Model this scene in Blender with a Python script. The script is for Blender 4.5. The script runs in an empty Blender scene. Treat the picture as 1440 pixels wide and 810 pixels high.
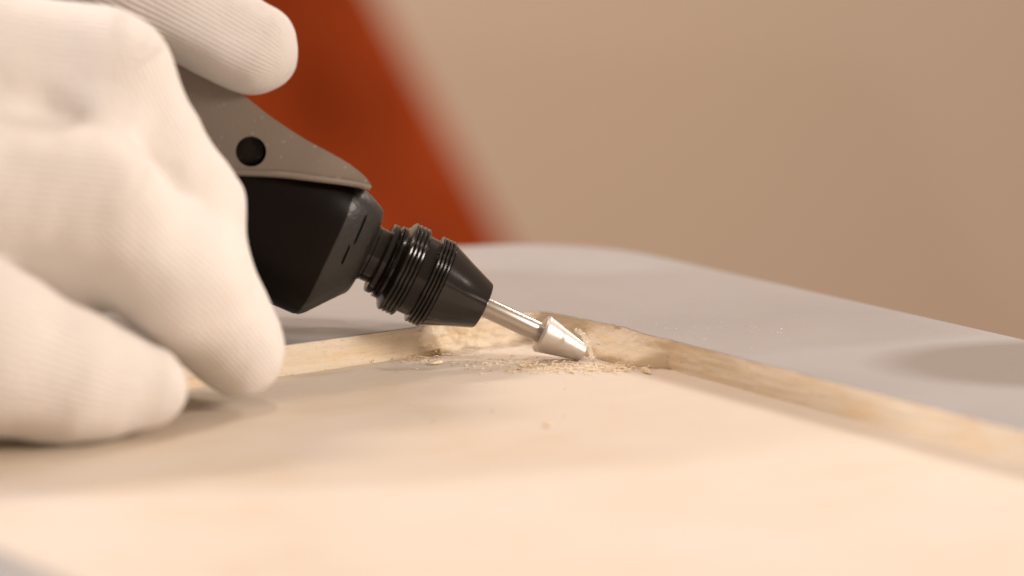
import bpy, bmesh, math, random
import numpy as np
from mathutils import Vector, noise

# ------------------------------------------------------------------ scene, camera, light
sc = bpy.context.scene
COL = sc.collection
MM = 0.001
R = math.radians
random.seed(7)

ELEV = R(9.6)            # the lens looks down on the board at this angle
FPX = 4950.0             # focal length in photograph pixels (1440 wide)
DIST = 550.0             # mm from the lens to the cutter tip
RT = np.array([1.0, 0, 0])
UP = np.array([0, math.sin(ELEV), math.cos(ELEV)])
FW = np.array([0, math.cos(ELEV), -math.sin(ELEV)])
CAM = -(RT * (823 - 720) / FPX * DIST - UP * (506 - 405) / FPX * DIST + FW * DIST)

def ray(px, py):
    return FW + RT * (px - 720) / FPX - UP * (py - 405) / FPX
def at_y(px, py, y):                      # point (mm) at depth y
    d = ray(px, py); return CAM + d * (y - CAM[1]) / d[1]
def at_z(px, py, z):                      # point (mm) on the level z
    d = ray(px, py); return CAM + d * (z - CAM[2]) / d[2]

cam_d = bpy.data.cameras.new('camera')
cam = bpy.data.objects.new('camera', cam_d); COL.objects.link(cam)
cam.location = Vector(CAM) * MM
cam.rotation_euler = (math.pi / 2 - ELEV, 0, 0)
cam_d.sensor_width = 36; cam_d.lens = FPX / 1440 * 36
cam_d.clip_start = 0.01; cam_d.clip_end = 20
cam_d.dof.use_dof = True
cam_d.dof.focus_distance = (DIST - 2) * MM
cam_d.dof.aperture_fstop = cam_d.lens / 12.5
sc.camera = cam

w = bpy.data.worlds.new('World'); sc.world = w; w.use_nodes = True
bg = w.node_tree.nodes['Background']
bg.inputs[0].default_value = (1.0, 0.74, 0.57, 1); bg.inputs[1].default_value = 0.38

def lamp(name, loc, target, size, power, color, spread=180):
    d = bpy.data.lights.new(name, 'AREA'); d.shape = 'DISK'; d.size = size
    d.energy = power; d.color = color; d.spread = R(spread)
    o = bpy.data.objects.new(name, d); COL.objects.link(o)
    o.location = loc
    o.rotation_euler = (Vector(target) - Vector(loc)).to_track_quat('-Z', 'Y').to_euler()
    return o
lamp('work_lamp', (-0.96, -0.325, 0.425), (0, -0.03, 0), 0.06, 4.6, (0.97, 0.96, 1.0))
lamp('side_light', (1.0, -0.34, 0.46), (0, 0, 0), 0.30, 9.0, (1.0, 0.88, 0.785))
lamp('ceiling_light', (0.12, -0.05, 1.2), (0, 0, 0), 0.07, 2.1, (1.0, 0.84, 0.72))
lamp('window_light', (0.75, 0.95, 0.75), (0, 0, 0), 0.20, 4.8, (1.0, 0.88, 0.82))
lamp('wall_fill', (-1.0, 0.9, 1.7), (-0.95, 2.4, 0.0), 0.6, 50.0, (1.0, 0.83, 0.72))  # unseen lamp added only to brighten the back wall

sc.view_settings.view_transform = 'Standard'
sc.view_settings.look = 'None'
sc.view_settings.exposure = 0.13
sc.view_settings.gamma = 1.0
sc.render.engine = 'CYCLES'
sc.cycles.use_denoising = True
sc.cycles.max_bounces = 8

# ------------------------------------------------------------------ helpers
def mesh_obj(name, verts, faces, mat, parent=None, smooth=True):
    me = bpy.data.meshes.new(name)
    me.from_pydata([tuple(float(c) * MM for c in v) for v in verts], [], [tuple(int(i) for i in f) for f in faces])
    if smooth:
        me.polygons.foreach_set('use_smooth', [True] * len(me.polygons))
    me.update()
    o = bpy.data.objects.new(name, me); COL.objects.link(o)
    if mat: me.materials.append(mat)
    o.parent = parent
    return o

def empty(name, loc=(0, 0, 0)):
    o = bpy.data.objects.new(name, None); COL.objects.link(o)
    o.empty_display_size = 0.01
    return o

def tag(o, label=None, cat=None, group=None, kind=None):
    if label: o['label'] = label
    if cat: o['category'] = cat
    if group: o['group'] = group
    if kind: o['kind'] = kind
    return o

def auto_sharp(o, deg=35):
    me = o.data
    bm = bmesh.new(); bm.from_mesh(me)
    for e in bm.edges:
        if len(e.link_faces) == 2:
            e.smooth = e.calc_face_angle(0) < R(deg)
    for f in bm.faces: f.smooth = True
    bm.to_mesh(me); bm.free()

def sm(x, e0, e1):
    t = min(1, max(0, (x - e0) / (e1 - e0))); return t * t * (3 - 2 * t)

class NT:
    def __init__(s, name):
        s.m = bpy.data.materials.new(name); s.m.use_nodes = True
        s.t = s.m.node_tree; s.n = s.t.nodes; s.l = s.t.links
        s.b = s.n['Principled BSDF']
    def node(s, typ, **kw):
        nd = s.n.new(typ)
        for k, v in kw.items():
            if k.startswith('i_'):
                key = k[2:]
                key = int(key) if key.isdigit() else key.replace('_', ' ')
                nd.inputs[key].default_value = v
            else: setattr(nd, k, v)
        return nd
    def link(s, a, ao, b, bi): s.l.new(a.outputs[ao], b.inputs[bi])
    def coords(s, scale, space='Object', rot=(0, 0, 0)):
        tc = s.node('ShaderNodeTexCoord'); mp = s.node('ShaderNodeMapping')
        mp.inputs['Scale'].default_value = scale; mp.inputs['Rotation'].default_value = rot
        s.link(tc, space, mp, 'Vector'); return mp
    def noise(s, mp, scale, detail=4, rough=0.55):
        n = s.node('ShaderNodeTexNoise'); n.inputs['Scale'].default_value = scale
        n.inputs['Detail'].default_value = detail; n.inputs['Roughness'].default_value = rough
        s.link(mp, 0, n, 'Vector'); return n
    def ramp(s, src, out, stops):
        r = s.node('ShaderNodeValToRGB')
        e = r.color_ramp.elements
        while len(e) < len(stops): e.new(0.5)
        for el, (p, c) in zip(e, stops):
            el.position = p; el.color = (*c, 1) if len(c) == 3 else c
        s.link(src, out, r, 'Fac'); return r
    def bump(s, src, out, strength, dist, prev=None):
        b = s.node('ShaderNodeBump'); b.inputs['Strength'].default_value = strength
        b.inputs['Distance'].default_value = dist
        s.link(src, out, b, 'Height')
        if prev: s.link(prev, 'Normal', b, 'Normal')
        s.link(b, 'Normal', s.b, 'Normal'); return b
    def set(s, **kw):
        for k, v in kw.items(): s.b.inputs[k.replace('_', ' ')].default_value = v

def solid(name, col, rough=0.5, metal=0.0, spec=0.5):
    m = NT(name); m.set(Base_Color=(*col, 1), Roughness=rough, Metallic=metal)
    m.b.inputs['Specular IOR Level'].default_value = spec
    return m

# ------------------------------------------------------------------ materials
# board axes: recess walls run along DL (to the left and nearer) and DR (to the right and nearer)
AZ = R(35.5)
DL = np.array([-math.cos(AZ), -math.sin(AZ), 0]); DR = np.array([math.sin(AZ), -math.cos(AZ), 0])
H = 4.7                                    # depth of the recess, mm

def wood_mat(name, light, mid, dark, bump=0.3, bdist=0.00025, streak=True):
    m = NT(name)
    mp = m.coords((1, 1, 1), rot=(0, 0, AZ))
    mpr = m.coords((1, 1, 1), rot=(0, 0, -AZ))
    mp2 = m.node('ShaderNodeMapping'); mp2.inputs['Scale'].default_value = (45, 900, 900); m.link(mpr, 0, mp2, 'Vector')
    big = m.noise(mp, 28, 3)
    fine = m.noise(mp2, 1.0, 5, 0.6)
    mx = m.node('ShaderNodeMath', operation='MULTIPLY_ADD')
    m.link(fine, 'Fac', mx, 0); mx.inputs[1].default_value = 0.7
    m.link(big, 'Fac', mx, 2)
    r = m.ramp(mx, 0, [(0.64, dark), (0.79, mid), (1.0, light)])
    m.link(r, 'Color', m.b, 'Base Color')
    m.set(Roughness=0.62)
    m.b.inputs['Specular IOR Level'].default_value = 0.35
    b1 = m.bump(fine, 'Fac', bump, bdist)
    f2 = m.noise(m.coords((1, 1, 1)), 2600, 3)
    m.bump(f2, 'Fac', bump * 0.5, bdist * 0.6, b1)
    return m.m

M_floor = wood_mat('planed_wood', (0.725, 0.655, 0.575), (0.71, 0.63, 0.535), (0.67, 0.56, 0.435), 0.2, 0.00010)

def cut_wood():
    m = NT('cut_plywood_edge')
    at = m.node('ShaderNodeAttribute', attribute_name='edge')        # (mm along the wall, height, 0)
    def sc_(x, z):
        mp = m.node('ShaderNodeMapping'); mp.inputs['Scale'].default_value = (x, z, 1); m.link(at, 'Vector', mp, 'Vector'); return mp
    streak = m.noise(sc_(0.10, 2.2), 1.0, 5, 0.62)
    patch = m.noise(sc_(0.09, 0.35), 1.0, 3)
    mx = m.node('ShaderNodeMath', operation='MULTIPLY_ADD')
    m.link(patch, 'Fac', mx, 0); mx.inputs[1].default_value = 0.9; m.link(streak, 'Fac', mx, 2)
    r = m.ramp(mx, 0, [(0.46, (0.72, 0.43, 0.18)), (0.62, (0.85, 0.63, 0.40)), (0.82, (0.88, 0.72, 0.51)), (1.0, (0.88, 0.77, 0.61))])
    # short dark torn fibres
    fib = m.noise(sc_(0.55, 5.0), 1.0, 3, 0.6)
    fr = m.ramp(fib, 'Fac', [(0.30, (1, 1, 1)), (0.37, (0, 0, 0))])
    mixn = m.node('ShaderNodeMix', data_type='RGBA', blend_type='MIX')
    ml = m.node('ShaderNodeMath', operation='MULTIPLY'); m.link(fr, 'Color', ml, 0); ml.inputs[1].default_value = 0.6
    m.link(ml, 0, mixn, 0); m.link(r, 'Color', mixn, 6); mixn.inputs[7].default_value = (0.36, 0.19, 0.075, 1)
    m.link(mixn, 2, m.b, 'Base Color'); m.set(Roughness=0.68)
    b = m.bump(m.noise(sc_(0.9, 7.0), 1.0, 5, 0.65), 'Fac', 0.6, 0.0003)
    m.bump(m.noise(m.coords((1, 1, 1)), 1500, 4), 'Fac', 0.3, 0.0002, b)
    return m.m
M_edge = cut_wood()

def paint():
    m = NT('grey_satin_paint')
    mp = m.coords((1, 1, 1))
    n = m.noise(mp, 22, 3)
    r = m.ramp(n, 'Fac', [(0.3, (0.36, 0.36, 0.37)), (0.7, (0.42, 0.418, 0.425))])
    # a cast shadow put into the coat colour: darker oval towards the right
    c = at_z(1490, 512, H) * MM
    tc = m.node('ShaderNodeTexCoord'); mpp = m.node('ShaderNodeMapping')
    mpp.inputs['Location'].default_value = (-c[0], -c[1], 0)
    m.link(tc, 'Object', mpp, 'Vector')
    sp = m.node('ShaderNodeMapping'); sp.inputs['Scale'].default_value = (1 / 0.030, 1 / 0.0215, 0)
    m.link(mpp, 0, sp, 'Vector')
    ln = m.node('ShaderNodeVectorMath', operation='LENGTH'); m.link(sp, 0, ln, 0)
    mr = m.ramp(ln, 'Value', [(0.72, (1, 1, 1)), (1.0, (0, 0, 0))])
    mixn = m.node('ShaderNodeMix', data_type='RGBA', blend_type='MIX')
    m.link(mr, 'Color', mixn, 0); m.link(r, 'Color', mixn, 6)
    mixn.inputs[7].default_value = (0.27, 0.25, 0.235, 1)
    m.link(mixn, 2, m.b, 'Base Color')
    rr = m.ramp(m.noise(mp, 160, 4), 'Fac', [(0.3, (0.3,) * 3), (0.75, (0.44,) * 3)])
    m.link(rr, 'Color', m.b, 'Roughness')
    b = m.bump(m.noise(mp, 900, 3), 'Fac', 0.12, 0.0001)
    m.bump(m.noise(mp, 60, 2), 'Fac', 0.10, 0.0008, b)
    return m.m
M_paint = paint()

def glove_mat(name, rib_mm, rib_strength):
    m = NT(name)
    m.set(Roughness=0.9)
    m.b.inputs['Specular IOR Level'].default_value = 0.2
    m.b.inputs['Sheen Weight'].default_value = 0.25
    m.b.inputs['Sheen Roughness'].default_value = 0.5
    m.b.inputs['Subsurface Weight'].default_value = 0.12
    m.b.inputs['Subsurface Radius'].default_value = (1.0, 0.6, 0.4)
    m.b.inputs['Subsurface Scale'].default_value = 0.002
    at = m.node('ShaderNodeAttribute', attribute_name='knit')       # (along, around, 0) in mm
    sep = m.node('ShaderNodeSeparateXYZ'); m.link(at, 'Vector', sep, 0)
    def sine(out, period, phase=0):
        mu = m.node('ShaderNodeMath', operation='MULTIPLY'); mu.inputs[1].default_value = 2 * math.pi / period
        m.link(sep, out, mu, 0)
        s = m.node('ShaderNodeMath', operation='SINE'); m.link(mu, 0, s, 0); return s
    ribs = sine('Y', rib_mm); sti = sine('X', 0.62)
    comb = m.node('ShaderNodeMath', operation='MULTIPLY_ADD')
    m.link(sti, 0, comb, 0); comb.inputs[1].default_value = 0.0; m.link(ribs, 0, comb, 2)
    msk = m.node('ShaderNodeMath', operation='MULTIPLY'); m.link(comb, 0, msk, 0); m.link(sep, 'Z', msk, 1); comb = msk
    mp = m.coords((1, 1, 1))
    base = m.ramp(m.noise(mp, 60, 3), 'Fac', [(0.3, (0.78, 0.735, 0.69)), (0.7, (0.83, 0.79, 0.75))])
    m.link(base, 'Color', m.b, 'Base Color')
    b = m.bump(comb, 0, rib_strength, 0.00022)
    b = m.bump(m.noise(mp, 2300, 3), 'Fac', 0.30, 0.00022, b)
    b = m.bump(m.noise(m.coords((1500, 1500, 420)), 1.0, 2), 'Fac', 0.4, 0.0003, b)
    b = m.bump(m.noise(m.coords((260, 260, 700)), 1.0, 3), 'Fac', 0.22, 0.0008, b)
    m.bump(m.noise(mp, 90, 3), 'Fac', 0.22, 0.0015, b)
    return m.m
M_glove = glove_mat('white_knit_cotton', 0.85, 0.55)

def plastic(name, col, rough, bump, scale=1500):
    m = solid(name, col, rough)
    n = m.noise(m.coords((1, 1, 1)), scale, 3)
    m.bump(n, 'Fac', bump, 0.00015)
    return m
pg = plastic('grey_moulded_plastic', (0.115, 0.105, 0.092), 0.42, 0.12)
spk = pg.noise(pg.coords((1, 1, 1)), 1500, 1)
rsp = pg.ramp(spk, 'Fac', [(0.0, (0.195, 0.160, 0.128)), (0.705, (0.205, 0.167, 0.135)), (0.73, (0.38, 0.33, 0.27))])
pg.link(rsp, 'Color', pg.b, 'Base Color')
M_grey = pg.m
M_black_n = plastic('black_soft_plastic', (0.006, 0.004, 0.003), 0.42, 0.10)
M_black_n.b.inputs['Specular IOR Level'].default_value = 0.10
M_black = M_black_n.m
M_nose = plastic('black_grained_plastic', (0.012, 0.010, 0.008), 0.40, 0.7, 1100).m
M_dark = solid('dark_hole', (0.002, 0.002, 0.002), 0.9, spec=0.0).m

def brushed(name, col, rough, metal=1.0, s=(1, 1, 1), bump=0.2):
    m = solid(name, col, rough, metal)
    n = m.noise(m.coords(s), 1.0, 3)
    rr = m.ramp(n, 'Fac', [(0.3, (rough * 0.9,) * 3), (0.7, (rough * 1.12,) * 3)])
    if bump: m.link(rr, 'Color', m.b, 'Roughness')
    if bump: m.bump(n, 'Fac', bump, 0.00004)
    return m.m
# (the oxide finish shines only where a lamp catches it)
# tool meshes are modelled with the axis on local X, so lathe marks run across X
M_oxide = brushed('black_oxide_steel', (0.014, 0.011, 0.009), 0.13, 0.06, (5000, 40, 40), 0.02)
M_oxide_dark = brushed('matt_black_steel', (0.010, 0.008, 0.006), 0.18, 0.15, (5000, 40, 40), 0.02)
M_steel = brushed('bright_steel', (0.50, 0.45, 0.40), 0.33, 1.0, (4000, 40, 40), 0)
M_cutter = brushed('blasted_steel', (0.64, 0.60, 0.565), 0.46, 1.0, (900, 900, 900), 0.12)

def cloth_mat():
    m = NT('rust_red_cloth')
    n = m.noise(m.coords((1, 1, 0.6)), 11, 4)
    r = m.ramp(n, 'Fac', [(0.3, (0.14, 0.020, 0.003)), (0.7, (0.36, 0.057, 0.014))])
    m.link(r, 'Color', m.b, 'Base Color'); m.set(Roughness=0.95); m.b.inputs['Specular IOR Level'].default_value = 0.05
    m.bump(m.noise(m.coords((1, 1, 1)), 900, 2), 'Fac', 0.2, 0.0004)
    return m.m
M_red = cloth_mat()
def wall_mat():
    m = NT('beige_wall_paint')
    n = m.noise(m.coords((1, 1, 1)), 1.5, 3)
    r = m.ramp(n, 'Fac', [(0.3, (0.51, 0.415, 0.322)), (0.7, (0.54, 0.44, 0.342))])
    m.link(r, 'Color', m.b, 'Base Color'); m.set(Roughness=0.8)
    m.bump(m.noise(m.coords((1, 1, 1)), 120, 3), 'Fac', 0.1, 0.001)
    return m.m
M_wall = wall_mat()
M_shav = wood_mat('fresh_wood_shaving', (0.90, 0.77, 0.58), (0.88, 0.71, 0.49), (0.78, 0.55, 0.31), 0.15)

# ------------------------------------------------------------------ the setting: back wall
def box(name, lo, hi, mat, parent=None):
    (a, b, c), (d, e, f) = lo, hi
    v = [(a, b, c), (d, b, c), (d, e, c), (a, e, c), (a, b, f), (d, b, f), (d, e, f), (a, e, f)]
    fs = [(0, 3, 2, 1), (4, 5, 6, 7), (0, 1, 5, 4), (1, 2, 6, 5), (2, 3, 7, 6), (3, 0, 4, 7)]
    return mesh_obj(name, v, fs, mat, parent, smooth=False)
wall = box('wall', (-1900, 2350, -1300), (1900, 2450, 1500), M_wall)
tag(wall, kind='structure')

# ------------------------------------------------------------------ the board with its recess
C0 = at_z(742, 483, 0.0); C0[2] = 0; C0 = C0 - DL * 4.6
WL, WR = 146.0, 230.0
def to_ab(px, py, z=0):
    r = at_z(px, py, z) - C0; return float(r.dot(DL)), float(r.dot(DR))
board = empty('wooden_board')
tag(board, 'grey painted plywood board with a rectangular recess cut into pale wood', 'board')

def fbm(x, y, z, o=4):
    return noise.fractal(Vector((x, y, z)), 1.0, 2.0, o)

# outline of the recess as (a, b): a mm along DL, b mm along DR; interior is a>0, b>0
RAD = 4.0
path = []                                   # (a, b, na, nb): point, and direction into the recess
def seg(p, q, n, step):
    L = math.hypot(q[0] - p[0], q[1] - p[1]); k = max(1, int(L / step))
    for i in range(k):
        t = i / k; path.append((p[0] + (q[0] - p[0]) * t, p[1] + (q[1] - p[1]) * t, n[0], n[1]))
def arc(c, a0, a1, k):
    for i in range(k):
        t = a0 + (a1 - a0) * i / k
        path.append((c[0] + RAD * math.cos(t), c[1] + RAD * math.sin(t), -math.cos(t), -math.sin(t)))
seg((WL - RAD, 0), (55, 0), (0, 1), 1.5)
seg((55, 0), (RAD, 0), (0, 1), 0.3)
arc((RAD, RAD), -math.pi / 2, -math.pi, 22)
seg((0, RAD), (0, 55), (1, 0), 0.3)
seg((0, 55), (0, WR - RAD), (1, 0), 1.5)
arc((RAD, WR - RAD), math.pi, math.pi / 2, 8)
seg((RAD, WR), (WL - RAD, WR), (0, -1), 3)
arc((WL - RAD, WR - RAD), math.pi / 2, 0, 8)
seg((WL, WR - RAD), (WL, RAD), (-1, 0), 3)
arc((WL - RAD, RAD), 0, -math.pi / 2, 8)
def bend(a, b):                             # the cut is not dead straight near the worked corner
    b2 = b - 2.4 * max(0, 1 - a / 50) * (1 - sm(b, 4, 14))
    a2 = a + max(-1.2, min(2.6, -1.2 + 0.040 * (b - 14))) * sm(b, 4, 14) * (1 - sm(a, 4, 10))
    return a2, b2
NP = len(path)
def ab(a, b, z): return C0 + DL * a + DR * b + np.array([0, 0, z])
def lump(b):                                # torn wood still standing beside the cutter
    return sm(b, 8.5, 13.5) * (1 - sm(b, 25.5, 30.5))
NZ = 16
verts = []; edge_c = []; run = 0.0
for i, (a, b, na, nb) in enumerate(path):
    if i: run += math.hypot(a - path[i - 1][0], b - path[i - 1][1])
    for k in range(NZ + 1):
        f = k / NZ; z = -0.3 + (H - 0.16 + 0.3) * f
        near = max(0, 1 - math.hypot(a, b) / 60)
        s = a - b
        d = 0.16 * fbm(s * 0.12, z * 1.5, 3.1) + near * 0.17 * fbm(s * 0.4, z * 2.6, 9.0)
        d += near * 0.10 * fbm(s * 0.25, z * 7.0, 1.0)
        if b < 1.5 and a > 3:              # left wall: a small ledge along the foot
            d += 0.45 * (1 - sm(z, 0.75, 0.95))
            g = math.exp(-((a - 17) / 8) ** 2)      # gouges where the cutter has been
            d += g * 0.9 * fbm(s * 0.35, z * 1.1, 5.5) - 0.4 * g
        if a < 1.5 and b > 3:
            L = lump(b)
            d += L * (4.3 * (1 - sm(z, 0.6, 4.6)) ** 1.2 + 0.7 * fbm(s * 0.22, z * 0.6, 2.2) + 0.2)
            d += 0.35 * (1 - f) * sm(b, 30, 36)
        dw = d; edge_c.append((run, z, 0.0))
        a_, b_ = bend(a, b)
        verts.append(ab(a_ + na * dw, b_ + nb * dw, z if k < NZ else H - 0.16 + 0.06 * fbm(s * 0.4, 0, 0)))
faces = []
for i in range(NP):
    j = (i + 1) % NP
    for k in range(NZ):
        faces.append((i * (NZ + 1) + k, i * (NZ + 1) + k + 1, j * (NZ + 1) + k + 1, j * (NZ + 1) + k))
rw = mesh_obj('recess_wall', verts, faces, M_edge, board)
rw.data.attributes.new('edge', 'FLOAT_VECTOR', 'POINT').data.foreach_set('vector', np.array(edge_c, np.float32).ravel())
tag(rw, 'bare plywood edge around the recess')
rim_top = [np.array(verts[i * (NZ + 1) + NZ]) for i in range(NP)]

# floor of the recess: fine near the cutter, coarse further out
def axis(n_end):
    x = list(np.arange(-6, 45, 0.5)); s = 0.5
    while x[-1] < n_end: s = min(s * 1.12, 6); x.append(x[-1] + s)
    return x
A_, B_ = axis(WL + 3), axis(WR + 3)
verts = []; faces = []
for a in A_:
    for b in B_:
        e = min(a, b)
        rough = (1 - sm(e, 0.5, 7)) * max(0, 1 - max(a, b) / 45) + math.exp(-((a - 5) ** 2 + (b - 17) ** 2) / 70.0)
        z = 0.05 * fbm(a * 0.06, b * 0.06, 0, 2)
        if rough > 0.01:
            z += rough * (0.30 * fbm(a * 0.7, b * 0.7, 4) + 0.16 * fbm(a * 2.0, b * 2.0, 8, 3))
        verts.append(ab(a, b, z))
nb_ = len(B_)
for i in range(len(A_) - 1):
    for j in range(nb_ - 1):
        faces.append((i * nb_ + j, i * nb_ + j + 1, (i + 1) * nb_ + j + 1, (i + 1) * nb_ + j))
tag(mesh_obj('recess_floor', verts, faces, M_floor, board), 'pale bare wood floor of the recess')

# outline of the board
F0 = at_z(815, 336, H); F1 = at_z(1432, 476, H)
dr2 = (F1 - F0) / np.linalg.norm(F1 - F0)
FL = at_z(560, 352, H); dl2 = (FL - F0) / np.linalg.norm(FL - F0)
r_ = 26.0
outer = []
P1 = F0 + dr2 * 420; P2 = P1 + DL * 300 ; P3 = F0 + dl2 * 230 + dr2 * 420 + DL * 60; P4 = F0 + dl2 * 230
pa, pb = F0 + dl2 * r_, F0 + dr2 * r_
for i in range(17):
    t = i / 16; outer.append((1 - t) ** 2 * pa + 2 * t * (1 - t) * F0 + t * t * pb)
outer += [P1, P1 + DL * 260, P4 + DR * 300, P4]
# paint coat: rounded lip at the recess, flat sheet out to the edge, rolled over the outside edge
bm = bmesh.new()
def loop(pts): return [bm.verts.new(tuple(float(c) * MM for c in p)) for p in pts]
out_dir = [-(DL * p[2] + DR * p[3]) for p in path]
loops = [loop([r + np.array([0, 0, -0.02]) for r in rim_top])]
for off, z in ((0.03, H - 0.07), (0.14, H - 0.02), (0.32, H), (0.7, H)):
    pts = []
    for r, o in zip(rim_top, out_dir):
        p = r + o * (off + 0.03); p[2] = z; pts.append(p)
    loops.append(loop(pts))
for q in range(len(loops) - 1):
    for i in range(NP):
        j = (i + 1) % NP
        bm.faces.new((loops[q][i], loops[q][j], loops[q + 1][j], loops[q + 1][i])).smooth = True
ctr = sum(outer) / len(outer)
ol = loop(outer)
es = []
for lp in (loops[-1], ol):
    for i in range(len(lp)):
        v1, v2 = lp[i], lp[(i + 1) % len(lp)]
        es.append(bm.edges.get((v1, v2)) or bm.edges.new((v1, v2)))
bmesh.ops.triangle_fill(bm, use_beauty=True, use_dissolve=False, edges=es, normal=(0, 0, 1))
prev = ol
for off, dz in ((0.5, -0.15), (0.8, -0.6), (0.85, -1.2)):
    nl = []
    for p in outer:
        d = p - ctr; d[2] = 0; d = d / np.linalg.norm(d)
        q = p + d * off; q[2] = H + dz; nl.append(q)
    nl = loop(nl)
    for i in range(len(nl)):
        j = (i + 1) % len(nl)
        bm.faces.new((prev[i], prev[j], nl[j], nl[i])).smooth = True
    prev = nl
bmesh.ops.recalc_face_normals(bm, faces=bm.faces)
me = bpy.data.meshes.new('paint_coat'); bm.to_mesh(me); bm.free()
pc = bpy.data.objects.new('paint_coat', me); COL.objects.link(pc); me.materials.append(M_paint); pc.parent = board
tag(pc, 'satin grey paint coat with a cast shadow painted in as a dark oval')
# core under the paint
vv = []; ff = []
n_ = len(outer)
for z in (H - 1.3, -11.0):
    for p in outer:
        d = p - ctr; d[2] = 0; d = d / np.linalg.norm(d); q = p + d * 0.6; q[2] = z; vv.append(q)
for i in range(n_): ff.append((i, i + n_, (i + 1) % n_ + n_, (i + 1) % n_))
ff.append(tuple(range(n_, 2 * n_)))
mesh_obj('plywood_core', vv, ff, M_edge, board, smooth=False)

# ------------------------------------------------------------------ rotary tool (local X runs back along the spindle, Z up, Y towards the lens)
PX = 1 / 9.0
BETA = R(8)
ax_c = np.array([-0.905, 0.425, 0]) / np.hypot(0.905, 0.425)
axis_w = (RT * ax_c[0] + UP * ax_c[1]) * math.cos(BETA) - FW * math.sin(BETA)
up_w = RT * 0.425 + UP * 0.905; up_w = up_w - axis_w * up_w.dot(axis_w); up_w /= np.linalg.norm(up_w)
near_w = np.cross(up_w, axis_w)               # right handed: X x Y = Z  ->  Y = Z x X
TIP = at_y(825, 498.5, 0.0)
from mathutils import Matrix
TM = Matrix(((axis_w[0], near_w[0], up_w[0], TIP[0] * MM), (axis_w[1], near_w[1], up_w[1], TIP[1] * MM),
             (axis_w[2], near_w[2], up_w[2], TIP[2] * MM), (0, 0, 0, 1)))
tool = empty('rotary_tool'); tool.matrix_world = TM
tag(tool, 'black and grey rotary tool with steel cone cutter at the recess corner', 'rotary tool')
CB = 1 / math.cos(BETA)

def lathe(name, prof, mat, parent, n=72, cap=True, sharp=28):
    vs = []; fs = []
    for (t, r) in prof:
        for i in range(n):
            th = 2 * math.pi * i / n
            vs.append((t * PX * CB, r * PX * math.cos(th), r * PX * math.sin(th)))
    for k in range(len(prof) - 1):
        for i in range(n):
            j = (i + 1) % n
            fs.append((k * n + i, k * n + j, (k + 1) * n + j, (k + 1) * n + i))
    if cap:
        fs.append(tuple(range(n))[::-1]); fs.append(tuple(range((len(prof) - 1) * n, len(prof) * n)))
    o = mesh_obj(name, vs, fs, mat, parent)
    bm = bmesh.new(); bm.from_mesh(o.data); bmesh.ops.recalc_face_normals(bm, faces=bm.faces); bm.to_mesh(o.data); bm.free()
    auto_sharp(o, sharp)
    return o

bit = lathe('shank', [(70, 12.5), (74, 14.4), (175, 14.4)], M_steel, tool)
lathe('cutter_cone', [(4.5, 5.0), (4.7, 10.0), (5.6, 12.2), (64.5, 26.4), (66, 27), (69, 27.2), (70.5, 26.2), (72.2, 25.0), (73.0, 11.0)], M_cutter, bit)
lathe('chuck_nose', [(171, 14.5), (161, 16), (160.3, 17), (160, 30.5), (161, 33), (163, 34.6), (200, 49), (226, 60), (229.5, 61.5), (231, 59)], M_oxide, tool)
def ridges(t0, t1, hi, lo, n):
    out = []; stp = (t1 - t0) / n
    for i in range(n):
        a = t0 + i * stp
        out += [(a, lo), (a + stp * .22, hi - .6), (a + stp * .5, hi), (a + stp * .78, hi - .6)]
    return out + [(t1, lo)]
lathe('chuck_sleeve', [(229, 50), (229.5, 60)] + ridges(231, 252.5, 65, 62.2, 4) + [(253, 57.5), (254, 57), (268, 57.5), (269.5, 59)]
      + ridges(270, 294, 66, 63.8, 4) + [(296, 61), (297.5, 57), (300, 54), (303, 53)], M_oxide_dark, tool)
lathe('chuck_collar', [(301, 46)] + ridges(302, 309, 54, 50, 2) + [(310, 49), (313, 51.5), (319, 51.5), (321, 49.5), (322, 40)], M_oxide_dark, tool)
lathe('spindle', [(320, 39), (334, 39.5), (336, 41), (352, 41)], M_oxide, tool)

def loft(name, secs, mat, parent, n=64, sharp=40, pw=2.6):
    # secs: (t, top s, bottom s, half width, power)
    vs = []; fs = []
    for (t, st, sb, hw, p) in secs:
        cz, rz = (st + sb) / 2, (st - sb) / 2
        for i in range(n):
            th = 2 * math.pi * i / n; c, s = math.cos(th), math.sin(th)
            y = hw * math.copysign(abs(c) ** (2 / p), c); z = cz + rz * math.copysign(abs(s) ** (2 / p), s)
            vs.append((t * PX * CB, y * PX, z * PX))
    for k in range(len(secs) - 1):
        for i in range(n):
            j = (i + 1) % n
            fs.append((k * n + i, k * n + j, (k + 1) * n + j, (k + 1) * n + i))
    fs.append(tuple(range(n))[::-1]); fs.append(tuple(range((len(secs) - 1) * n, len(secs) * n)))
    o = mesh_obj(name, vs, fs, mat, parent)
    bm = bmesh.new(); bm.from_mesh(o.data); bmesh.ops.recalc_face_normals(bm, faces=bm.faces); bm.to_mesh(o.data); bm.free()
    auto_sharp(o, sharp)
    return o
nose = loft('nose_cap', [(341, 44, -52, 50, 2.2), (341.5, 56, -62, 58, 2.4), (344, 62, -66, 63, 2.6), (350, 66, -72, 69, 2.9), (366, 73, -91, 82, 3.2), (384, 79, -113, 95, 3.4), (391, 80, -119, 99, 3.4), (396, 80, -120, 101, 3.4)], M_nose, tool)
body = loft('housing', [(393, 79, -119, 100, 3.4), (398, 80.5, -121, 102, 3.4), (430, 84, -122, 105, 3.2), (480, 90, -121, 107, 3.0), (560, 100, -118, 107, 2.8), (700, 106, -112, 104, 2.5),
             (1000, 100, -104, 98, 2.2), (1330, 94, -98, 92, 2.2), (1350, 84, -88, 80, 2.2), (1352, 60, -60, 60, 2.2)], M_black, tool)
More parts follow.
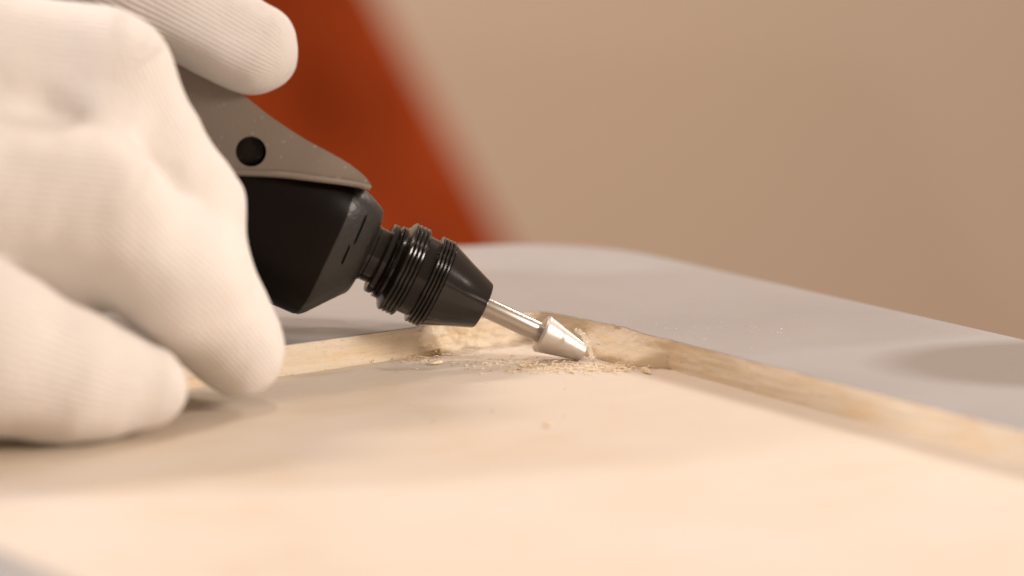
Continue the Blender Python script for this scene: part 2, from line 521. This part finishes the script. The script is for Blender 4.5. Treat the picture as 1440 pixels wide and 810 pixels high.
# dark strips laid on the nose for the shade inside its slots
def slot(p0, p1, wdt):
    d = (np.array(p1) - np.array(p0)); L = np.linalg.norm(d)
    return d, L
def nose_y(t, s):                            # near side of the nose surface 
    S = [(344, 62, -66, 63, 2.6), (350, 66, -72, 69, 2.9), (366, 73, -91, 82, 3.2), (384, 79, -113, 95, 3.4), (391, 80, -119, 99, 3.4)]
    for u, v in zip(S, S[1:]):
        if u[0] <= t <= v[0]:
            f = (t - u[0]) / (v[0] - u[0]); q = [u[i] + (v[i] - u[i]) * f for i in range(5)]
            cz, rz = (q[1] + q[2]) / 2, (q[1] - q[2]) / 2
            return q[3] * max(0, 1 - abs((s - cz) / rz) ** q[4]) ** (1 / q[4])
    return 90
for (ta, sa, tb, sb) in ((368, 46, 367, 2), (372, -1, 371, -30)):
    pts = []
    for i in range(9):
        f = i / 8; t = ta + (tb - ta) * f; s = sa + (sb - sa) * f; hwid = 1.3 if 0 < i < 8 else 0.5
        for dt in (-hwid, hwid):
            pts.append((t + dt, nose_y(t + dt, s) + 0.5, s))
    vs = [(t * PX * CB, y * PX, s * PX) for t, y, s in pts] + [(t * PX * CB, (y - 5) * PX, s * PX) for t, y, s in pts]
    fs = []
    for i in range(8):
        a, b, c, d = 2 * i, 2 * i + 1, 2 * i + 3, 2 * i + 2
        fs += [(a, b, c, d), (a, a + 18, b + 18, b)[::-1] if i == 0 else (a, d, d + 18, a + 18), (b, b + 18, c + 18, c)]
    mesh_obj('slot_shade_strip', vs, fs, M_dark, nose, smooth=False)

# grey shell: side profile extruded across the tool, edges bevelled, with a real round hole
prof_top = [(378.5, 83), (385, 88), (397, 93.5), (423, 99), (455, 101.5), (491, 103.5), (543, 111), (575, 118.5), (592, 121.5), (610, 122), (690, 118.5), (850, 113), (1000, 110)]
prof_bot = [(1000, -20), (850, -22), (700, -14), (620, -2), (559, 20), (501, 44), (439, 65), (410, 74), (395, 78), (381, 79.5)]
prof = prof_top + prof_bot
def smooth_poly(p, sub=6):
    out = []; n = len(p)
    for i in range(n - 1):
        p0 = p[max(0, i - 1)]; p1 = p[i]; p2 = p[i + 1]; p3 = p[min(n - 1, i + 2)]
        for k in range(sub):
            t = k / sub
            out.append(tuple(0.5 * ((2 * p1[j]) + (-p0[j] + p2[j]) * t + (2 * p0[j] - 5 * p1[j] + 4 * p2[j] - p3[j]) * t * t + (-p0[j] + 3 * p1[j] - 3 * p2[j] + p3[j]) * t ** 3) for j in (0, 1)))
    out.append(p[-1]); return out
PT, PB = smooth_poly(prof_top), smooth_poly(prof_bot)
poly = PT + PB
HOLE = (548, 57, 20.5)
def shell_w(t): return 108 - 22 * (1 - sm(t, 372, 470))     # half width narrows to the nose
bm = bmesh.new()
front = [bm.verts.new((t * PX * CB * MM, 0, s * PX * MM)) for t, s in poly]
es = [bm.edges.new((front[i], front[(i + 1) % len(front)])) for i in range(len(front))]
bmesh.ops.triangle_fill(bm, use_beauty=True, edges=es, normal=(0, 1, 0))
for v in front: v.co.y = shell_w(v.co.x / (PX * CB * MM)) * PX * MM
back = [bm.verts.new((v.co.x, -v.co.y, v.co.z)) for v in front]
side_edges = []
for i in range(len(front)):
    j = (i + 1) % len(front); bm.faces.new((front[i], front[j], back[j], back[i]))
bm.faces.new(back[::-1])
bmesh.ops.recalc_face_normals(bm, faces=bm.faces)
bm.edges.ensure_lookup_table()
be = [e for e in bm.edges if (e.verts[0] in set(front) and e.verts[1] in set(front) and len(e.link_faces) == 2 and abs(e.calc_face_angle(0)) > R(50))
      or (e.verts[0] in set(back) and e.verts[1] in set(back) and abs(e.calc_face_angle(0)) > R(50))]
bmesh.ops.bevel(bm, geom=be, offset=0.0006, segments=4, profile=0.5, affect='EDGES', clamp_overlap=True)
me = bpy.data.meshes.new('grey_shell'); bm.to_mesh(me); bm.free()
shell = bpy.data.objects.new('grey_shell', me); COL.objects.link(shell); me.materials.append(M_grey); shell.parent = tool
def bore(o, r):
    vs = []
    for y in (20.0, 5.0):
        for i in range(48):
            th = 2 * math.pi * i / 48
            vs.append(((HOLE[0] + r * math.cos(th)) * PX * CB, y, (HOLE[1] + r * math.sin(th)) * PX))
    fs = [(i, (i + 1) % 48, 48 + (i + 1) % 48, 48 + i) for i in range(48)] + [tuple(range(48))[::-1], tuple(range(48, 96))]
    cut = mesh_obj('bore', vs, fs, None, tool, smooth=False)
    bm = bmesh.new(); bm.from_mesh(cut.data); bmesh.ops.recalc_face_normals(bm, faces=bm.faces); bm.to_mesh(cut.data); bm.free()
    md = o.modifiers.new('bore', 'BOOLEAN'); md.operation = 'DIFFERENCE'; md.object = cut; md.solver = 'EXACT'
    bpy.context.view_layer.update()
    ev = bpy.data.meshes.new_from_object(o.evaluated_get(bpy.context.evaluated_depsgraph_get()))
    o.modifiers.clear(); ev.name = o.name; o.data = ev
    bpy.data.objects.remove(cut)
bore(shell, HOLE[2]); bore(body, HOLE[2] + 0.4)
auto_sharp(shell, 30)
# cup at the bottom of the hole
vs = []; fs = []
for (r, y) in ((21.5, -0.0125), (21.5, -0.005)):
    pass
cupv = [(HOLE[0] * PX * CB, 4.2, HOLE[1] * PX)]
for i in range(40):
    th = 2 * math.pi * i / 40
    cupv.append(((HOLE[0] + 22.5 * math.cos(th)) * PX * CB, 11.0, (HOLE[1] + 22.5 * math.sin(th)) * PX))
for i in range(40):
    th = 2 * math.pi * i / 40
    cupv.append(((HOLE[0] + 20.2 * math.cos(th)) * PX * CB, 11.0, (HOLE[1] + 20.2 * math.sin(th)) * PX))
for i in range(40):
    th = 2 * math.pi * i / 40
    cupv.append(((HOLE[0] + 20.2 * math.cos(th)) * PX * CB, 4.2, (HOLE[1] + 20.2 * math.sin(th)) * PX))
cf = []
for i in range(40):
    j = (i + 1) % 40
    cf += [(41 + i, 41 + j, 81 + j, 81 + i), (0, 81 + i, 81 + j)]
mesh_obj('hole_liner', cupv, cf, M_dark, shell, smooth=False)
# raised bead along the lower edge of the shell
def tube(name, pts, rad, mat, parent, n=12):
    vs = []; fs = []
    P = [np.array(p, float) for p in pts]
    for i, p in enumerate(P):
        d = P[min(i + 1, len(P) - 1)] - P[max(i - 1, 0)]; d /= np.linalg.norm(d)
        u = np.cross(d, [0, 1, 0]); u /= np.linalg.norm(u); v = np.cross(d, u)
        r = rad[i] if isinstance(rad, (list, tuple)) else rad
        for k in range(n):
            th = 2 * math.pi * k / n; vs.append(p + (u * math.cos(th) + v * math.sin(th)) * r)
    for i in range(len(P) - 1):
        for k in range(n):
            q = (k + 1) % n; fs.append((i * n + k, i * n + q, (i + 1) * n + q, (i + 1) * n + k))
    fs.append(tuple(range(n))[::-1]); fs.append(tuple(range((len(P) - 1) * n, len(P) * n)))
    return mesh_obj(name, vs, fs, mat, parent)
bead = [(t * PX * CB, (shell_w(t) + 1.2) * PX, (s + 1.0) * PX) for t, s in PB if t < 960]
tube('shell_bead', bead, 0.5, M_grey, shell)

# ------------------------------------------------------------------ gloved hand: one continuous surface from a smooth distance field
def rc(Pg, p, q, r0, r1):
    d = q - p; L2 = d.dot(d)
    rel = [Pg[i] - p[i] for i in range(3)]
    h = np.clip((rel[0] * d[0] + rel[1] * d[1] + rel[2] * d[2]) / L2, 0, 1)
    dist = np.sqrt((rel[0] - h * d[0]) ** 2 + (rel[1] - h * d[1]) ** 2 + (rel[2] - h * d[2]) ** 2)
    return dist - (r0 + (r1 - r0) * h)
def smin(a, b, k):
    h = np.clip(0.5 + 0.5 * (b - a) / k, 0, 1)
    return b + (a - b) * h - k * h * (1 - h)

def J(px, py, y): return at_y(px, py, y)
# joint lists: (point, radius in mm), root to tip
FINGERS = {
    'index':  [(J(-190, -60, -22), 11.0), (J(40, -90, -15), 9.6), (J(205, -12, -12), 8.2), (J(352, 69, -12), 7.2)],
    'middle': [(J(-190, 65, -42), 12.0), (J(145, 103, -37), 9.0), (J(255, 292, -36), 8.3), (J(286, 420, -33), 7.2)],
    'ring':   [(J(-210, 255, -60), 12.0), (J(128, 285, -52), 9.4), (J(252, 398, -47), 8.3), (J(334, 491, -38), 7.0)],
    'pinky':  [(J(-240, 400, -70), 13.0), (J(-30, 488, -64), 12.0), (J(95, 528, -61), 9.2), (J(206, 547, -57), 5.9)],
    'thumb':  [(J(-330, 190, 4), 13.0), (J(-60, 180, 16), 10.5), (J(150, 190, 12), 9.0), (J(270, 235, 8), 7.6)],
}
WRIST = J(-600, 150, -60); ARM = J(-960, 70, -95)
allp = [p for f in FINGERS.values() for p, r in f] + [WRIST, ARM]
lo = np.min(allp, 0) - 26; hi = np.max(allp, 0) + 20
lo[2] = max(lo[2], -2); VX = 0.7
g = [np.arange(lo[i], hi[i], VX, dtype=np.float32) for i in range(3)]
G = np.meshgrid(*g, indexing='ij')
fld = {}
for nme, ch in FINGERS.items():
    f = None
    for (p, r0), (q, r1) in zip(ch, ch[1:]):
        s_ = rc(G, p.astype(np.float32), q.astype(np.float32), r0, r1)
        f = s_ if f is None else smin(f, s_, 3.5)
    fld[nme] = f
palm = rc(G, WRIST, ARM, 25, 27)
for nme, r1 in (('index', 11), ('middle', 13), ('ring', 13), ('pinky', 13), ('thumb', 13)):
    palm = smin(palm, rc(G, WRIST, FINGERS[nme][0][0], 20, r1), 9)
F = smin(fld['middle'], fld['ring'], 8.0)
F = smin(F, rc(G, J(-240, 360, -50), J(60, 415, -46), 13, 8), 6)
F = smin(F, rc(G, J(-60, 190, -44), J(110, 215, -44), 9, 7), 7)
F = smin(F, fld['pinky'], 1.2)
F = smin(F, fld['index'], 1.0)
F = smin(F, fld['thumb'], 1.0)
F = smin(F, palm, 8)
# slack cloth: broad folds and fine creases
X, Y, Z = G
wx = X + 3 * np.sin(Z * 0.21 + 1.3) + 2 * np.sin(Y * 0.3)
F = F + 0.28 * np.sin(wx * 0.33 + Z * 0.22) * np.sin(Z * 0.27 - X * 0.11 + 0.6) + 0.10 * np.sin(wx * 0.8 - Z * 0.6) * np.sin(Z * 0.5 + X * 0.35)
# explicit fold ridges and valleys seen across the fingers
def fold(pts, r, depth):
    global F
    P = [np.asarray(p, float) for p in pts]; n = len(P) - 1
    best = np.full(F.shape, 1e9, np.float32); par = np.zeros(F.shape, np.float32)
    for i in range(n):
        d = P[i + 1] - P[i]
        rel = [G[k] - P[i][k] for k in range(3)]
        h = np.clip((rel[0] * d[0] + rel[1] * d[1] + rel[2] * d[2]) / d.dot(d), 0, 1)
        dist = np.sqrt(sum((rel[k] - h * d[k]) ** 2 for k in range(3)))
        m = dist < best; best[m] = dist[m]; par[m] = ((i + h) / n)[m]
    F = F + depth * np.clip(np.sin(np.pi * par), 0, 1) ** 0.8 * np.exp(-(best / r) ** 2)
fold([J(-40, 135, -50), J(70, 160, -49), J(150, 205, -48), J(220, 262, -46), J(285, 340, -44)], 3.6, 1.5)
fold([J(-150, 350, -60), J(0, 335, -60), J(120, 330, -60), J(200, 370, -56)], 5.5, 1.0)
fold([J(60, 420, -62), J(110, 402, -60), J(165, 375, -58)], 2.4, 0.6)
fold([J(20, 372, -60), J(80, 410, -60), J(130, 440, -58), J(190, 470, -56)], 2.0, 2.2)
fold([J(180, 200, -47), J(240, 250, -46), J(300, 330, -42)], 1.8, 0.5)
fold([J(-80, 215, -58), J(30, 225, -60), J(120, 240, -60)], 3.0, -0.6)

# keep clear of the tool body and of the board
t_ = (X - TIP[0]) * axis_w[0] + (Y - TIP[1]) * axis_w[1] + (Z - TIP[2]) * axis_w[2]
yl = (X - TIP[0]) * near_w[0] + (Y - TIP[1]) * near_w[1] + (Z - TIP[2]) * near_w[2]
zl = (X - TIP[0]) * up_w[0] + (Y - TIP[1]) * up_w[1] + (Z - TIP[2]) * up_w[2]
bw, bh = 12.2, 12.9
qy, qz = np.abs(yl) - (bw - 3.5), np.abs(zl - 0.3) - (bh - 3.5)
dt = np.sqrt(np.maximum(qy, 0) ** 2 + np.maximum(qz, 0) ** 2) + np.minimum(np.maximum(qy, qz), 0) - 3.5
dt = np.where(t_ > 38, dt, 5)
F = np.maximum(F, -(dt - 0.15))
F = np.maximum(F, 0.25 - Z)

def surface_nets(f, g):
    s = f < 0
    nx, ny, nz = f.shape
    cs = [(i, j, k) for i in (0, 1) for j in (0, 1) for k in (0, 1)]
    sl = lambda a, c: a[c[0]:nx - 1 + c[0], c[1]:ny - 1 + c[1], c[2]:nz - 1 + c[2]]
    cnt = sum(sl(s, c).astype(np.int8) for c in cs)
    act = np.argwhere((cnt > 0) & (cnt < 8))
    idx = -np.ones((nx - 1, ny - 1, nz - 1), np.int64); idx[tuple(act.T)] = np.arange(len(act))
    acc = np.zeros((len(act), 3)); num = np.zeros(len(act))
    for a in cs:
        for d in range(3):
            if a[d]: continue
            b = list(a); b[d] = 1
            ia = act + np.array(a); ib = act + np.array(b)
            fa = f[tuple(ia.T)]; fb = f[tuple(ib.T)]
            m = (fa < 0) != (fb < 0)
            t = np.where(m, fa / np.where(m, fa - fb, 1), 0)
            p = ia + (ib - ia) * t[:, None]
            acc += np.where(m[:, None], p, 0); num += m
    v = acc / num[:, None]
    v = np.stack([g[i][0] + v[:, i] * (g[i][1] - g[i][0]) for i in range(3)], 1)
    faces = []
    for d in range(3):
        a0 = [slice(1, -1)] * 3; a1 = [slice(1, -1)] * 3
        a0[d] = slice(0, -1); a1[d] = slice(1, None)
        A, B = s[tuple(a0)], s[tuple(a1)]
        e = np.argwhere(A != B); sgn = A[tuple(e.T)]
        off = np.array([1, 1, 1]); off[d] = 0; e = e + off
        u, w_ = (d + 1) % 3, (d + 2) % 3
        du = np.zeros(3, int); du[u] = 1; dw = np.zeros(3, int); dw[w_] = 1
        q = np.stack([idx[tuple((e - du - dw).T)], idx[tuple((e - dw).T)], idx[tuple(e.T)], idx[tuple((e - du).T)]], 1)
        q[~sgn] = q[~sgn][:, ::-1]
        faces.append(q)
    return v, np.concatenate(faces)
V, Q = surface_nets(F, g)
# relax
for it in range(3):
    acc = np.zeros_like(V); n = np.zeros(len(V))
    for a in range(4):
        i, j = Q[:, a], Q[:, (a + 1) % 4]
        np.add.at(acc, i, V[j]); np.add.at(n, i, 1); np.add.at(acc, j, V[i]); np.add.at(n, j, 1)
    V = V * 0.4 + 0.6 * acc / n[:, None]
# knit coordinates: along and around the nearest finger bone
best = np.full(len(V), 1e9); kn = np.zeros((len(V), 3))
bones = []
for nme, ch in list(FINGERS.items()) + [('arm', [(WRIST, 22), (ARM, 24)])]:
    d0 = None; u = None; run = 0
    for (p, r0), (q, r1) in zip(ch, ch[1:]):
        d = q - p; L = np.linalg.norm(d); d = d / L
        if u is None: u = np.cross(d, [0.1, 1, 0.2]); u /= np.linalg.norm(u)
        else:
            c = np.cross(d0, d); sn = np.linalg.norm(c); k = c / max(sn, 1e-9); an = math.atan2(sn, d0.dot(d))
            u = u * math.cos(an) + np.cross(k, u) * math.sin(an) + k * k.dot(u) * (1 - math.cos(an))
        bones.append((p, d, L, r0, r1, run, u, np.cross(d, u))); run += L; d0 = d
for (p, d, L, r0, r1, run, u, v) in bones:
    rel = V - p; h = np.clip(rel @ d, 0, L)
    c = rel - h[:, None] * d; dist = np.linalg.norm(c, axis=1) - (r0 + (r1 - r0) * h / L)
    m = dist < best; best[m] = dist[m]
    kn[m, 0] = (h + run)[m]; kn[m, 1] = (np.arctan2(c @ v, c @ u) * 9.0)[m]
# the fingertip on top shows its ribs: one set of coordinates for the whole finger
near_i = np.full(len(V), 1e9); near_o = np.full(len(V), 1e9)
for nme, ch in FINGERS.items():
    for (p_, r0), (q_, r1) in zip(ch, ch[1:]):
        dd = rc(V.T, p_, q_, r0, r1)
        if nme == 'index': near_i = np.minimum(near_i, dd)
        else: near_o = np.minimum(near_o, dd)
dd = np.stack([np.min([rc(V.T, p_, q_, r0, r1) for (p_, r0), (q_, r1) in zip(ch, ch[1:])], 0) for ch in FINGERS.values()])
dd.sort(axis=0)
kn[:, 2] = (0.38 + 0.62 * np.clip((near_o - near_i) / 4, 0, 1)) * np.clip((dd[1] - dd[0] - 0.6) / 3, 0, 1)
hand = mesh_obj('gloved_hand', V, Q, M_glove)
at_ = hand.data.attributes.new('knit', 'FLOAT_VECTOR', 'POINT')
at_.data.foreach_set('vector', kn.astype(np.float32).ravel())
tag(hand, 'hand in a white knit cotton glove gripping the rotary tool, fingertips resting on the wood', 'hand')

# ------------------------------------------------------------------ red cloth far behind
YC = 1450.0
vs = []; fs = []
NU, NV = 60, 40
e0, e1 = at_y(498, -60, YC), at_y(752, 420, YC)
for side in (0, 1):
    for j in range(NV + 1):
        f = j / NV; edge = e0 + (e1 - e0) * (f * 2.6 - 0.3)
        for i in range(NU + 1):
            u = i / NU; x = edge[0] - u * 380
            y = YC + 7 * math.sin(u * 13 + f * 1.5) + 3 * math.sin(u * 34 + 3 * f) + (4 if side else -4) * math.sqrt(max(0.0, 1 - max(0, 1 - u * 25) ** 2)) + 60 * u
            vs.append((x, y, edge[2]))
off = (NU + 1) * (NV + 1)
for j in range(NV):
    for i in range(NU):
        a = j * (NU + 1) + i
        fs.append((a, a + 1, a + NU + 2, a + NU + 1)); fs.append((off + a, off + a + NU + 1, off + a + NU + 2, off + a + 1))
for j in range(NV):
    for i in (0, NU):
        a = j * (NU + 1) + i; fs.append((a, a + NU + 1, off + a + NU + 1, off + a))
for i in range(NU):
    for j in (0, NV):
        a = j * (NU + 1) + i; fs.append((a, off + a, off + a + 1, a + 1))
cl = mesh_obj('red_cloth', vs, fs, M_red)
tag(cl, 'blurred rust red cloth with a slanting edge hanging behind the tool', 'cloth')

# ------------------------------------------------------------------ shavings
def ribbon(name, pts, widths, thick, mat, updir, label, cat='wood shaving'):
    P = [np.array(p, float) for p in pts]; vs = []; fs = []
    for i, p in enumerate(P):
        d = P[min(i + 1, len(P) - 1)] - P[max(i - 1, 0)]; d /= np.linalg.norm(d)
        n = np.cross(d, updir); n /= np.linalg.norm(n); b = np.cross(n, d)
        w0 = widths[i] if hasattr(widths, '__len__') else widths
        for s1, s2 in ((-1, -1), (1, -1), (1, 1), (-1, 1)):
            vs.append(p + n * s1 * w0 / 2 * (1 + 0.25 * math.sin(i * 2.7 + s1)) + b * s2 * thick / 2)
    for i in range(len(P) - 1):
        for k in range(4):
            q = (k + 1) % 4; fs.append((i * 4 + k, i * 4 + q, i * 4 + 4 + q, i * 4 + 4 + k))
    fs.append((3, 2, 1, 0)); e = (len(P) - 1) * 4; fs.append((e, e + 1, e + 2, e + 3))
    o = mesh_obj(name, vs, fs, mat)
    tag(o, label, cat); return o
# curl of wood being lifted by the cutter
cp = [at_y(x, y, yy - 3.4) for x, y, yy in ((810, 464, 1.0), (815, 467, 0), (819, 470, -.3), (821, 475, -.8), (825, 479, -.6), (825, 484, -1.0), (829, 488, -.8), (829, 494, -.9), (832, 500, -.8), (830, 506, -.6))]
rr = random.Random(11)
def ragged(pts, n, jit):
    P = [np.array(p) for p in pts]; out = []
    for i in range(n):
        f = i / (n - 1) * (len(P) - 1); k = min(int(f), len(P) - 2)
        out.append(P[k] + (P[k + 1] - P[k]) * (f - k) + np.array([rr.gauss(0, jit), rr.gauss(0, jit), rr.gauss(0, jit)]))
    return out
curl = ribbon('wood_curl', ragged(cp, 26, 0.11), [0.3 + 0.75 * rr.random() for _ in range(26)], 0.14, solid('fresh_pale_curl', (0.93, 0.86, 0.75), 0.6).m, FW,
       'thin pale curl of wood lifting off at the cutter tip')
curl.data.polygons.foreach_set('use_smooth', [False] * len(curl.data.polygons))

rng = random.Random(3)
def flake(c, size, flat=0.35, seed=0):
    r = random.Random(seed); n = 7
    vs = [c + np.array([0, 0, size * flat])]
    ang = r.random() * 6.28; ca, sa = math.cos(ang), math.sin(ang)
    for lv, k in ((0.9, 0.15), (0.6, 0.8)):
        for i in range(n):
            th = 2 * math.pi * i / n; rr = size * (0.6 + 0.5 * r.random()) * lv
            x, y = rr * math.cos(th) * 1.9, rr * math.sin(th) * 0.6
            vs.append(c + np.array([x * ca - y * sa, x * sa + y * ca, size * flat * (k + 0.25 * (r.random() - .5))]))
    fs = []
    for i in range(n):
        j = (i + 1) % n
        fs += [(0, 8 + i, 8 + j), (8 + i, 1 + i, 1 + j, 8 + j)]
    fs.append(tuple(range(n, 0, -1)))
    return vs, fs
def chip(px, py, size, label, z=0.0, flat=0.4, seed=1):
    c = at_z(px, py, z + 0.05); v, f = flake(c, size, flat, seed)
    o = mesh_obj('wood_chip', v, f, M_shav, smooth=False); tag(o, label, 'wood chip', 'loose wood chips in the recess'); return o
chip(526, 508, 0.9, 'small brown chip at the left end of the shavings', 0.1, 0.5, 4)
chip(614, 511, 1.0, 'pale wood chip lying alone below the black chuck', 0.05, 0.5, 5)
chip(770, 599, 0.75, 'tiny brown crumb alone on the open recess floor', 0.0, 0.5, 6)
chip(908, 523, 1.2, 'torn brown chip at the right end of the splintered corner', 0.1, 0.6, 7)
chip(619, 496, 1.0, 'yellowish splinter against the recess wall under the chuck', 0.2, 0.8, 8)

def dust(name, spots, label, mat, cat, smin_, smax_):
    VV, FF = [], []
    for (px, py, sx, sy, n, z) in spots:
        for _ in range(n):
            x, y = rng.gauss(px, sx), rng.gauss(py, sy)
            s = smin_ + (smax_ - smin_) * rng.random() ** 2.5
            v, f = flake(at_z(x, y, z) + np.array([0, 0, rng.random() * 0.12]), s, 0.25 + 0.4 * rng.random(), rng.randrange(10 ** 6))
            o = len(VV); VV += v; FF += [tuple(i + o for i in q) for q in f]
    o = mesh_obj(name, VV, FF, mat, smooth=False)
    tag(o, label, cat, kind='stuff'); return o
dust('sawdust', [(780, 517, 40, 5, 560, 0.05), (860, 518, 20, 3, 200, 0.1), (570, 504, 28, 3, 150, 0.1), (600, 495, 16, 4, 120, 0.5), (690, 508, 60, 5, 90, 0.05), (720, 560, 160, 30, 60, 0.0)],
     'fine pale sawdust scattered around the cutter', M_shav, 'sawdust', 0.06, 0.34)
def splinters(spots):
    VV, FF = [], []
    for (px, py, sx, sy, n, z0, z1, l0) in spots:
        for _ in range(n):
            c = at_z(rng.gauss(px, sx), rng.gauss(py, sy), 0.0); c[2] = z0 + (z1 - z0) * rng.random()
            L = l0 * (0.4 + rng.random()); th = rng.gauss(AZ, 0.6); ph = rng.gauss(0.1, 0.22)
            d = np.array([math.cos(th) * math.cos(ph), math.sin(th) * math.cos(ph), math.sin(ph)])
            n1 = np.cross(d, [0, 0, 1.0]); n1 /= np.linalg.norm(n1); n2 = np.cross(n1, d); w_ = 0.05 + 0.09 * rng.random()
            o = len(VV); bnd = n2 * L * 0.25 * rng.random()
            for f, q in ((-.5, .5), (0, 1), (.5, .25)):
                for u, v in ((1, 0), (-.5, .6), (-.5, -.6)):
                    VV.append(c + d * L * f + bnd * (1 - 4 * f * f) + (n1 * u + n2 * v) * w_ * q)
            for r_0 in (0, 3):
                for k in range(3):
                    q = (k + 1) % 3; FF.append((o + r_0 + k, o + r_0 + q, o + r_0 + 3 + q, o + r_0 + 3 + k))
            FF += [(o + 2, o + 1, o), (o + 6, o + 7, o + 8)]
    o = mesh_obj('splinters', VV, FF, M_shav, smooth=False)
    tag(o, 'fine torn wood fibres standing up along the cut edge', 'splinters', kind='stuff')
splinters([(600, 494, 14, 4, 60, 0.2, 1.6, 1.6), (565, 505, 26, 3, 40, 0.02, 0.3, 1.6), (780, 517, 45, 5, 80, 0.02, 0.2, 1.3), (870, 519, 22, 3, 50, 0.05, 0.4, 1.2), (690, 507, 50, 5, 30, 0.02, 0.15, 1.2), (612, 478, 14, 4, 30, 1.0, 2.5, 1.4)])
M_dust = solid('pale_paint_dust', (0.85, 0.82, 0.78), 0.3).m
dust('paint_dust', [(1070, 463, 30, 4, 26, H), (950, 462, 45, 8, 40, H), (870, 452, 40, 8, 26, H), (735, 428, 60, 16, 18, H), (1140, 490, 60, 8, 14, H), (470, 450, 50, 8, 12, H)],
     'specks of light dust on the grey paint', M_dust, 'dust', 0.06, 0.17)
